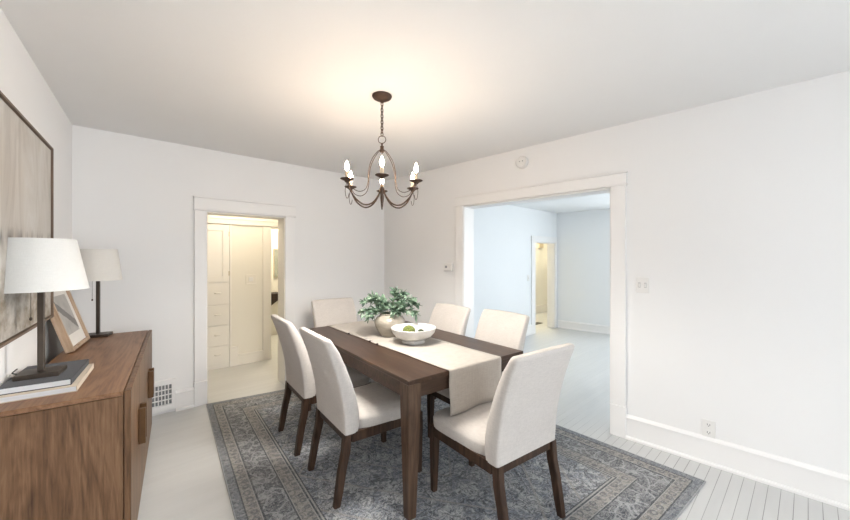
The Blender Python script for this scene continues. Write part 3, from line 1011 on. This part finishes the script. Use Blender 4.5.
# chain of alternating links
zc, nl = 2.482, 11
step = (2.482 - 2.262) / nl
for i in range(nl):
    bm = new()
    zc_i = 2.482 - step * (i + 0.5)
    hh, ww = step * 0.5 + 0.0045, 0.0088
    loop = []
    for q in range(16):
        a = 2 * PI * q / 16
        x, z = ww * math.cos(a), hh * math.sin(a)
        loop.append((x, 0, Z(zc_i) + z) if i % 2 == 0 else (0, x, Z(zc_i) + z))
    tube(bm, loop, 0.0027, 6, True)
    obj('chain_link', bm, M['iron'], cd, 60)
bm = new()
tube(bm, [(0.025 * math.cos(2 * PI * q / 24) * math.sin(R(48)), -0.025 * math.cos(2 * PI * q / 24) * math.cos(R(48)), Z(2.236) + 0.025 * math.sin(2 * PI * q / 24)) for q in range(24)], 0.0026, 8, True)
obj('hanging_ring', bm, M['iron'], cd, 60)
bm = new()
lathe(bm, [(0.0, Z(2.214)), (0.006, Z(2.212)), (0.006, Z(2.195)), (0.013, Z(2.190)), (0.011, Z(2.178)), (0.016, Z(2.165)), (0.012, Z(2.150)), (0.0, Z(2.148))], 0, 0, 20, False)
obj('top_hub', bm, M['iron'], cd, 40)
bm = new()
lathe(bm, [(0.0, Z(1.925)), (0.010, Z(1.922)), (0.014, Z(1.905)), (0.010, Z(1.885)), (0.013, Z(1.85)), (0.009, Z(1.81)), (0.006, Z(1.785)), (0.0, Z(1.772))], 0, 0, 20, False)
obj('finial', bm, M['iron'], cd, 40)
a0 = math.atan2(CXY[1], CXY[0]) + PI
for q in range(6):
    a = a0 + q * PI / 3
    dv = Vector((math.cos(a), math.sin(a), 0))
    P = lambda r, z: dv * r + Vector((0, 0, Z(z)))
    bm = new()
    tube(bm, spline([P(0.010, 1.912), P(0.028, 1.862), P(0.075, 1.806), P(0.135, 1.792), P(0.195, 1.828), P(0.234, 1.885), P(0.248, 1.926)], 42), 0.0052, 8)
    obj('arm', bm, M['iron'], cd, 60)
    bm = new()
    tube(bm, spline([P(0.010, 2.166), P(0.035, 2.150), P(0.080, 2.085), P(0.100, 2.010), P(0.104, 1.940), P(0.122, 1.893), P(0.165, 1.872), P(0.215, 1.888), P(0.243, 1.925)], 54), 0.0024, 6)
    tube(bm, spline([P(0.250, 1.925), P(0.262, 1.870), P(0.255, 1.826), P(0.244, 1.822), P(0.236, 1.850)], 24), 0.0019, 6)
    obj('scroll_wire', bm, M['iron'], cd, 60)
    c = P(0.25, 1.93)
    bm = new()
    lathe(bm, [(0.0, c.z - 0.012), (0.010, c.z - 0.012), (0.018, c.z - 0.002), (0.036, c.z + 0.006), (0.042, c.z + 0.010), (0.040, c.z + 0.013), (0.018, c.z + 0.006), (0.0, c.z + 0.004)], c.x, c.y, 24, False)
    obj('drip_pan', bm, M['iron'], cd, 50)
    bm = new()
    lathe(bm, [(0.0115, c.z + 0.005), (0.0115, c.z + 0.058), (0.0, c.z + 0.060)], c.x, c.y, 16, False)
    sl = obj('candle_sleeve', bm, M['sleeve'], cd, 50)
    bm = new()
    lathe(bm, [(0.0, c.z + 0.061), (0.006, c.z + 0.062), (0.0115, c.z + 0.074), (0.0135, c.z + 0.085), (0.0105, c.z + 0.100), (0.004, c.z + 0.117), (0.0, c.z + 0.126)], c.x, c.y, 12, False)
    obj('bulb', bm, M['bulb'], sl, 60)

# ------------------------------------------------------------------ sideboard
SA = R(-6.3)
SO = Vector((0.056, 2.042))      # near front corner
SL, SD, SH = 1.60, 0.425, 0.853
sbd = thing('sideboard', 'walnut sideboard with bronze bar handles standing along the picture wall', 'sideboard', (SO.x, SO.y, 0), SA)
def sb_world(u, v):              # u from the front edge into the cabinet, v along it from the near end
    return (SO.x - u * math.cos(SA) - v * math.sin(SA), SO.y - u * math.sin(SA) + v * math.cos(SA))
bm = new()
box(bm, -SD, -0.0262, 0.0, SL, 0.075, SH - 0.0215, 0.0015)
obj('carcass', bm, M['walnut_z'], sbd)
bm = new()
box(bm, -SD, -0.0262, 0.0, SL, SH - 0.0195, SH, 0.0015)
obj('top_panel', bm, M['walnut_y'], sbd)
bm = new()
box(bm, -SD + 0.02, -0.07, 0.03, SL - 0.03, 0, 0.074)
obj('plinth', bm, M['gap'], sbd)
cuts = [0.0, 0.425, 0.80, 1.175, SL]
for i in range(4):
    bm = new()
    a, b = cuts[i] + (0.0015 if i else 0), cuts[i + 1] - (0.0015 if i < 3 else 0)
    box(bm, -0.023, 0.0, a, b, 0.078, SH, 0.0015)
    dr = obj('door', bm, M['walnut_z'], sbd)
    bm = new()
    yh = (cuts[i + 1] - 0.040) if i % 2 == 0 else (cuts[i] + 0.040)
    box(bm, 0.0003, 0.030, yh - 0.013, yh + 0.013, 0.442, 0.632, 0.003)
    obj('handle', bm, M['handle'], dr)

# books under the near lamp
def book(name, label, fx_, fy_, w, d, z, h, cover, rz):
    ux, uy = math.cos(rz), math.sin(rz)
    cx, cy = fx_ - ux * w / 2 - uy * d / 2, fy_ - uy * w / 2 + ux * d / 2
    t = thing(name, label, 'book', (cx, cy, z), rz)
    bm = new()
    c = 0.0028
    box(bm, -w / 2, w / 2, -d / 2, d / 2, 0, c, 0.0008); box(bm, -w / 2, w / 2, -d / 2, d / 2, h - c, h, 0.0008)
    box(bm, w / 2 - c, w / 2, -d / 2, d / 2, 0, h, 0.0008)
    obj('cover', bm, cover, t)
    bm = new()
    box(bm, -w / 2 + 0.003, w / 2 - c - 0.0002, -d / 2 + 0.004, d / 2 - 0.004, c + 0.0001, h - c - 0.0001)
    obj('pages', bm, M['pages'], t)
    return t
book('book', 'cream cloth hardback book at the bottom of the pair under the lamp', -0.124, 2.180, 0.232, 0.40, SH + 0.0005, 0.026, M['beige_cloth'], R(-6.0))
book('book', 'charcoal hardback book on top of the cream book, under the near lamp', -0.143, 2.208, 0.222, 0.37, SH + 0.0268, 0.028, M['navy'], R(-6.5))
BZ = SH + 0.0550

# lamps
def make_lamp(label, loc, rz, h, shade_mat, r0, r1):
    t = thing('table_lamp', label, 'lamp', loc, rz)
    bm = new()
    box(bm, -0.072, 0.072, -0.060, 0.060, 0, 0.020, 0.0025)
    obj('base', bm, M['bronze'], t)
    bm = new()
    box(bm, -0.0105, 0.0105, -0.0105, 0.0105, 0.0195, h - 0.19, 0.0015)
    lathe(bm, [(0.0, h - 0.1905), (0.017, h - 0.19), (0.017, h - 0.13), (0.0, h - 0.128)], 0, 0, 16, False)
    obj('pole', bm, M['bronze'], t)
    bm = new()
    seg = 56
    zb, zt_ = h - 0.236, h
    prof = [(r0, zb), (r1, zt_), (r1 - 0.003, zt_), (r0 - 0.003, zb)]
    rings = [[(r * math.cos(2 * PI * i / seg), r * math.sin(2 * PI * i / seg), z) for i in range(seg)] for r, z in prof]
    loft(bm, rings + [rings[0]], False)
    bmesh.ops.remove_doubles(bm, verts=bm.verts, dist=1e-6)
    sh = obj('lamp_shade', bm, shade_mat, t, 50)
    bm = new()
    for q in range(3):
        a = 2 * PI * q / 3
        tube(bm, [(0.012 * math.cos(a), 0.012 * math.sin(a), h - 0.13), ((r1 - 0.004) * math.cos(a), (r1 - 0.004) * math.sin(a), h - 0.02)], 0.0018, 6)
    obj('shade_spider', bm, M['bronze'], sh)
    return t
# the pull chain hangs from the socket beside the pole
def pull(t, x, y, z0, z1):
    bm = new()
    tube(bm, [(x * .3, y * .3, z0 + 0.03), (x * .8, y * .8, z0 + 0.02), (x, y, z0), (x, y, z1)], 0.0012, 6)
    c = obj('pull_chain', bm, M['bronze'], t)
    bm = new()
    lathe(bm, [(0.0, z1 - 0.016), (0.004, z1 - 0.013), (0.0055, z1 - 0.007), (0.003, z1), (0.0, z1 + 0.001)], x, y, 12, False)
    obj('pull_bead', bm, M['bronze'], c, 60)
lx, ly = -0.251, 2.370
la = make_lamp('table lamp with white shade standing on the two books, nearer the viewer', (lx, ly, BZ), SA + R(-3), 0.628, M['shade'], 0.170, 0.126)
for o_ in la.children:
    if o_.name.startswith('lamp_shade'):
        o_.location = (-0.012, 0.010, 0)   # the shade sits a little askew on its pole
pull(la, -0.030, -0.010, 0.40, 0.27)
bm = new()
cw_ = [(-0.071, 0.03, 0.008), (-0.095, 0.05, 0.006), (-0.118, 0.09, 0.004), (-0.126, 0.15, 0.003), (-0.128, 0.172, 0.002)]
tube(bm, spline(cw_, 20), 0.0028, 6)
obj('power_cord', bm, M['cord'], la, 60)
lbx, lby = sb_world(0.318, 1.535)
lb = make_lamp('table lamp with ivory shade at the far end of the sideboard beside the photo frame', (lbx, lby, SH + 0.0005), SA + R(-8), 0.660, M['shade2'], 0.140, 0.112)
pull(lb, -0.030, -0.012, 0.41, 0.285)

# leaning photo frame
fx, fy = sb_world(0.270, 0.985)
F0 = Vector((-0.186, 3.070)); F1 = Vector((-0.128, 3.480))
fd = (F1 - F0); fw_ = fd.length
fa = math.atan2(fd.y, fd.x) - PI / 2
fr = thing('photo_frame', 'pale oak framed botanical print leaning on the sideboard between the lamps', 'picture frame', ((F0.x + F1.x) / 2, (F0.y + F1.y) / 2, SH + 0.0008), fa)
lean = R(-17)
def lean_obj(o):
    o.rotation_euler = (0, lean, 0)
    o.location = (0, 0, 0)
    return o
FH, FW, FD = 0.445, fw_, 0.040
b = 0.020
bm = new()
for (y0_, y1_, z0_, z1_) in ((-FW / 2, -FW / 2 + b, 0, FH), (FW / 2 - b, FW / 2, 0, FH), (-FW / 2 + b, FW / 2 - b, 0, b), (-FW / 2 + b, FW / 2 - b, FH - b, FH)):
    box(bm, -FD, 0, y0_, y1_, z0_, z1_, 0.0012)
fo = lean_obj(obj('frame', bm, M['frame_oak'], fr))
bm = new()
box(bm, -0.022, -0.016, -FW / 2 + b, FW / 2 - b, b, FH - b)
mo = lean_obj(obj('mat_board', bm, M['mat'], fr))
bm = new()
box(bm, -0.0165, -0.0145, -0.130, 0.130, 0.095, 0.355)
po = lean_obj(obj('print', bm, print_mat(), fr))
bm = new()
box(bm, -FD, -FD + 0.004, -FW / 2 + b, FW / 2 - b, b, FH - b)
lean_obj(obj('back_board', bm, M['frame_oak'], fr))
# the lowest edge of the tilted frame touches the top
dz = FD * math.sin(-lean)
fr.location.z = SH + 0.0008
for o_ in fr.children:
    o_.location.z = dz

# large abstract painting on the left wall
PW, PH, PZ = 1.36, 1.025, 1.088
pv = (YB - 3.08) / math.cos(LA)
pt_ = thing('wall_painting', 'large abstract beige and grey painting in thin brown frame above the sideboard', 'painting', (LO.x - math.sin(-LA) * pv, LO.y - pv * math.cos(LA), PZ), LA)
bm = new()
f = 0.012
box(bm, 0.001, 0.042, -f, 0, 0, PH, 0.001); box(bm, 0.001, 0.042, -PW, -PW + f, 0, PH, 0.001)
box(bm, 0.001, 0.042, -PW + f, -f, 0, f, 0.001); box(bm, 0.001, 0.042, -PW + f, -f, PH - f, PH, 0.001)
obj('frame', bm, M['pic_frame'], pt_)
bm = new()
box(bm, 0.002, 0.032, -PW + f + 0.004, -f - 0.004, f + 0.004, PH - f - 0.004)
obj('canvas', bm, painting_mat(PW, PH), pt_)

# ------------------------------------------------------------------ fixtures on the walls
# floor-level return register on the back wall
vg = thing('wall_register', 'white metal air register with square grid low on the wall beside the sideboard', 'vent', (0.30, YB, 0))
bm = new()
vx0, vx1, vz0, vz1 = -0.13, 0.128, 0.035, 0.315
yv = -0.030
gx0, gx1, gz0, gz1 = -0.10, 0.098, 0.085, 0.27
box(bm, vx0, gx0, yv, -0.001, vz0, vz1); box(bm, gx1, vx1, yv, -0.001, vz0, vz1)
box(bm, gx0, gx1, yv, -0.001, vz0, gz0); box(bm, gx0, gx1, yv, -0.001, gz1, vz1)
obj('face_plate', bm, M['trim'], vg)
bm = new()
for i in range(1, 8):
    x = gx0 + (gx1 - gx0) * i / 8
    box(bm, x - 0.004, x + 0.004, yv + 0.002, yv + 0.014, gz0, gz1)
for j in range(1, 4):
    z = gz0 + (gz1 - gz0) * j / 4
    box(bm, gx0, gx1, yv + 0.001, yv + 0.014, z - 0.004, z + 0.004)
obj('grille', bm, M['trim'], vg)
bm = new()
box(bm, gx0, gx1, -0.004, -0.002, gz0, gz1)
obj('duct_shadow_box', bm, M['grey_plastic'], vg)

def on_right(y):
    s = r_loc(y)
    return (RO.x + math.sin(RA) * s, RO.y - math.cos(RA) * s)
def wall_plate(name, label, cat, loc, rz, w, h, slots):
    """plate facing local -x"""
    t = thing(name, label, cat, loc, rz)
    bm = new()
    box(bm, -0.007, -0.0003, -w / 2, w / 2, -h / 2, h / 2, 0.0025)
    obj('plate', bm, M['white_plastic'], t)
    return t
x, y = on_right(0.868)
t = wall_plate('light_switch', 'white double toggle switch plate on the wall right of the wide opening', 'light switch', (x, y, 1.234), RA, 0.085, 0.120, None)
for s in (-1, 1):
    bm = new(); box(bm, -0.018, -0.0068, s * 0.020 - 0.005, s * 0.020 + 0.005, -0.014, 0.012, 0.002)
    obj('toggle', bm, M['white_plastic'], t)
    bm = new(); box(bm, -0.0078, -0.0066, s * 0.020 - 0.008, s * 0.020 + 0.008, -0.020, 0.020)
    obj('toggle_slot', bm, M['slot_shade'], t)
x, y = on_right(0.468)
t = wall_plate('power_outlet', 'white duplex power outlet just above the baseboard on the right wall', 'outlet', (x, y, 0.249), RA, 0.075, 0.118, None)
for s in (-1, 1):
    bm = new()
    box(bm, -0.0092, -0.0066, -0.017, 0.017, s * 0.027 - 0.014, s * 0.027 + 0.014, 0.002)
    so = obj('socket', bm, M['white_plastic'], t)
    bm = new()
    for d in (-0.007, 0.007):
        box(bm, -0.0098, -0.0090, d - 0.0016, d + 0.0016, s * 0.027 - 0.004, s * 0.027 + 0.008)
    box(bm, -0.0098, -0.0090, -0.0025, 0.0025, s * 0.027 - 0.011, s * 0.027 - 0.006)
    obj('slots', bm, M['socket_dark'], so)
x, y = on_right(2.824)
t = thing('thermostat', 'small white thermostat on the wall left of the wide opening', 'thermostat', (x, y, 1.338), RA)
bm = new(); box(bm, -0.026, -0.0003, -0.062, 0.062, -0.045, 0.045, 0.004)
obj('housing', bm, M['white_plastic'], t)
bm = new(); box(bm, -0.0275, -0.0255, 0.008, 0.040, -0.012, 0.016)
obj('display', bm, M['grey_plastic'], t)
bm = new(); box(bm, -0.0275, -0.0255, -0.030, -0.018, -0.016, 0.020, 0.001)
obj('buttons', bm, M['mat'], t)
x, y = on_right(1.884)
t = thing('smoke_detector', 'round white smoke detector on the wall above the wide opening', 'smoke detector', (x, y, 2.385), RA)
bm = new()
lathe(bm, [(0.0, 0.0), (0.060, 0.0004), (0.062, 0.010), (0.060, 0.026), (0.050, 0.036), (0.0, 0.037)], 0, 0, 40, False)
bmesh.ops.rotate(bm, verts=bm.verts, cent=(0, 0, 0), matrix=Matrix.Rotation(R(-90), 3, 'Y'))
obj('cover', bm, M['white_plastic'], t, 40)
for (dy, dz_) in ((0.016, 0.008), (-0.016, 0.008)):
    bm = new()
    bmesh.ops.create_uvsphere(bm, u_segments=10, v_segments=6, radius=0.0055, matrix=Matrix.Translation((-0.0375, dy, dz_)))
    obj('sensor_hole', bm, M['grey_plastic'], t)
# living room switch
t = thing('light_switch', 'tiny white switch plate on the far room wall left of its doorway', 'light switch', (5.742, LY, 1.067))
bm = new(); box(bm, -0.036, 0.036, -0.007, -0.0003, -0.058, 0.058, 0.002)
obj('plate', bm, M['white_plastic'], t)
bm = new(); box(bm, -0.006, 0.006, -0.016, -0.0068, -0.012, 0.012, 0.002)
obj('toggle', bm, M['mat'], t)
# door chime box and floor register in the vestibule
t = thing('door_chime', 'small cream chime box high on the wall inside the far yellow doorway', 'door chime', (8.36, 4.75, 1.80))
bm = new(); box(bm, -0.11, 0.11, -0.05, -0.0003, -0.10, 0.10, 0.006)
obj('housing', bm, plain('aged_cream_plastic', (0.62, 0.53, 0.38), 0.4, 0, 0.05), t)
bm = new()
for i in range(4):
    box(bm, -0.08, 0.08, -0.053, -0.0495, -0.066 + i * 0.04, -0.050 + i * 0.04)
obj('louvres', bm, plain('aged_louvre', (0.48, 0.39, 0.26), 0.5, 0, 0.05), t)
t = thing('floor_register', 'dark metal floor register in the far yellow doorway', 'vent', (6.86, 3.98, 0))
bm = new(); box(bm, -0.30, 0.16, -0.06, 0.06, 0.0003, 0.012, 0.002)
obj('frame', bm, M['bronze'], t)
bm = new()
for i in range(9):
    box(bm, -0.28 + i * 0.05, -0.26 + i * 0.05, -0.05, 0.05, 0.0115, 0.015)
obj('louvres', bm, M['socket_dark'], t)

# built-in linen cupboard in the hall
cb = thing('built_in_cupboard', 'cream built-in linen cupboard with door over four drawers in the hall', 'cupboard', (0, HY, 0))
bm = new()
box(bm, CX0, CX1, -0.004, 0.40, 0, 1.885)
obj('carcass', bm, M['cream_trim'], cb)
bm = new()
dx0, dx1, dz0, dz1 = 0.64, CX1 - 0.012, 1.135, 1.868
s_ = 0.07
for (a, b_, c, d) in ((dx0, dx0 + s_, dz0, dz1), (dx1 - s_, dx1, dz0, dz1), (dx0 + s_, dx1 - s_, dz0, dz0 + s_), (dx0 + s_, dx1 - s_, dz1 - s_, dz1)):
    box(bm, a, b_, -0.024, -0.0045, c, d, 0.002)
box(bm, dx0 + s_, dx1 - s_, -0.013, -0.0045, dz0 + s_, dz1 - s_)
box(bm, dx0 + s_, dx1 - s_, -0.017, -0.0045, dz0 + s_, dz0 + s_ + 0.008); box(bm, dx1 - s_ - 0.008, dx1 - s_, -0.017, -0.0045, dz0 + s_, dz1 - s_)
cdoor = obj('door', bm, M['cream_trim'], cb)
for zz in (1.24, 1.76):
    bm = new(); box(bm, dx1 - 0.004, dx1 + 0.009, -0.0265, -0.0238, zz - 0.03, zz + 0.03)
    obj('hinge', bm, M['hinge'], cdoor)
bm = new()
lathe(bm, [(0.0, 0.0), (0.006, 0.0), (0.006, 0.012), (0.013, 0.018), (0.012, 0.026), (0.0, 0.030)], 0, 0, 16, False)
bmesh.ops.rotate(bm, verts=bm.verts, cent=(0, 0, 0), matrix=Matrix.Rotation(R(90), 3, 'X'))
bmesh.ops.translate(bm, verts=bm.verts, vec=(0.87, -0.024, 1.40))
obj('knob', bm, M['knob'], cdoor, 40)
edges = [1.122, 0.832, 0.562, 0.300, 0.052]
for i in range(4):
    bm = new()
    zt1, zb1 = edges[i] - 0.006, edges[i + 1] + 0.006
    box(bm, dx0, dx1, -0.020, -0.0045, zb1, zt1, 0.0025)
    d_ = obj('drawer', bm, M['cream_trim'], cb)
    zm = (zt1 + zb1) / 2 + 0.01
    bm = new()
    tube(bm, spline([(0.965, -0.020, zm), (0.968, -0.036, zm), (0.995, -0.042, zm), (1.022, -0.036, zm), (1.025, -0.020, zm)], 16), 0.0065, 8)
    obj('pull', bm, M['knob'], d_, 60)
t = thing('light_switch', 'cream two-tier switch plate on the hall wall beside the built-in cupboard', 'light switch', (1.400, HY, 1.150))
bm = new(); box(bm, -0.065, 0.065, -0.007, -0.0003, -0.062, 0.062, 0.002)
obj('plate', bm, M['knob'], t)
bm = new(); box(bm, -0.028, 0.028, -0.012, -0.0068, -0.03, 0.03, 0.002)
obj('rocker', bm, M['white_plastic'], t)
bm = new(); box(bm, -0.065, 0.065, -0.020, -0.0068, -0.066, -0.056, 0.002)
obj('bottom_lip', bm, M['cream_trim'], t)
# bracket shelf and slim mirror in the bright room past the hall
t = obj('wall_bracket', loft(new(), [[(2.02, yy, 0.80), (2.36, yy, 0.80), (2.33, yy, 0.775), (2.06, yy, 0.58), (2.02, yy, 0.58)] for yy in (6.40, 6.695)]), M['dark_wood'])
tag(t, 'dark wooden bracket shelf on the bright wall glimpsed past the hall', 'shelf')
t = thing('wall_mirror', 'slim grey upright mirror strip on the bright wall past the hall', 'mirror', (2.27, 6.70, 1.34))
bm = new(); box(bm, -0.045, 0.045, -0.012, -0.004, -0.26, 0.26)
obj('glass', bm, M['mirror'], t)
bm = new(); box(bm, -0.055, -0.045, -0.018, -0.001, -0.27, 0.27); box(bm, 0.045, 0.055, -0.018, -0.001, -0.27, 0.27); box(bm, -0.055, 0.055, -0.018, -0.001, 0.26, 0.27); box(bm, -0.055, 0.055, -0.018, -0.001, -0.27, -0.26)
obj('frame', bm, M['hinge'], t)

# ------------------------------------------------------------------ light
def area(name, loc, rot, sx, sy, power, col):
    l = bpy.data.lights.new(name, 'AREA')
    l.shape = 'RECTANGLE'; l.size = sx; l.size_y = sy
    l.energy = power; l.color = col
    o = bpy.data.objects.new(name, l); COL.objects.link(o)
    o.location = loc; o.rotation_euler = rot
    return o
def point(name, loc, power, col, r):
    l = bpy.data.lights.new(name, 'POINT')
    l.energy = power; l.color = col; l.shadow_soft_size = r
    o = bpy.data.objects.new(name, l); COL.objects.link(o)
    o.location = loc
    return o
# daylight through the windows
for i, (a, b) in enumerate(WINS):
    area('daylight_window', ((a + b) / 2, YF - 0.06, (WZ0 + WZ1) / 2), (R(90), 0, R(0)), b - a - .1, WZ1 - WZ0 - .1, (26, 2)[i], (0.89, 0.955, 1.0))
sm_ = (-SW0 - SW1) / 2
area('daylight_window_side', (RO.x + math.sin(RA) * sm_ + 0.13, RO.y - math.cos(RA) * sm_, (WZ0 + WZ1) / 2), (R(90), 0, R(90) + RA), SW1 - SW0 - .1, WZ1 - WZ0 - .1, 195, (0.90, 0.95, 1.0))
area('daylight_window_living', ((LW[0] + LW[1]) / 2, -1.66, 1.35), (R(90), 0, 0), 2.5, 1.5, 17, (0.86, 0.95, 1.0))
fm = (FW0 + FW1) / 2
area('daylight_window_far', (6.84 - math.sin(FA) * fm + 0.13, LY + math.cos(FA) * fm, 1.375), (R(90), 0, R(90) + FA), FW1 - FW0 - .1, 1.45, 58, (0.88, 0.95, 1.0))
sp = bpy.data.lights.new('chandelier_fill_spot', 'SPOT')  # added fill spot helping the bulbs light the floor; not a part of the fixture
sp.energy = 66; sp.color = (1.0, 0.96, 0.90); sp.shadow_soft_size = 0.24; sp.spot_size = R(165); sp.spot_blend = 0.5
so_ = bpy.data.objects.new('chandelier_fill_spot', sp); COL.objects.link(so_)
so_.location = (CXY[0], CXY[1], 1.755)
point('hall_ceiling_lamp', (1.25, 4.62, 2.36), 10, (1.0, 0.86, 0.67), 0.09)
point('bathroom_lamp', (2.3, 6.0, 2.2), 24, (1.0, 0.91, 0.74), 0.09)
point('vestibule_lamp', (7.3, 4.2, 2.2), 42, (1.0, 0.90, 0.66), 0.09)

w = bpy.data.worlds.new('World')
scene.world = w
w.use_nodes = True
bg = w.node_tree.nodes['Background']
sky = w.node_tree.nodes.new('ShaderNodeTexSky')
try:
    sky.sky_type = 'HOSEK_WILKIE'
except Exception:
    pass
w.node_tree.links.new(sky.outputs[0], bg.inputs[0])
bg.inputs[1].default_value = 0.6

# ------------------------------------------------------------------ camera
cam = bpy.data.cameras.new('Camera')
cam.sensor_fit = 'HORIZONTAL'
cam.sensor_width = 36
cam.lens = 345 / 850 * 36
cam.shift_y = -2.5 / 850
cam.clip_start = 0.05
co = bpy.data.objects.new('Camera', cam)
COL.objects.link(co)
co.location = (0, 0, 1.45)
co.rotation_euler = (R(90), 0, R(48 - 90))
scene.camera = co

scene.view_settings.view_transform = 'Standard'
scene.view_settings.look = 'None'
scene.view_settings.gamma = 1
scene.view_settings.use_curve_mapping = False
scene.view_settings.exposure = 0.75
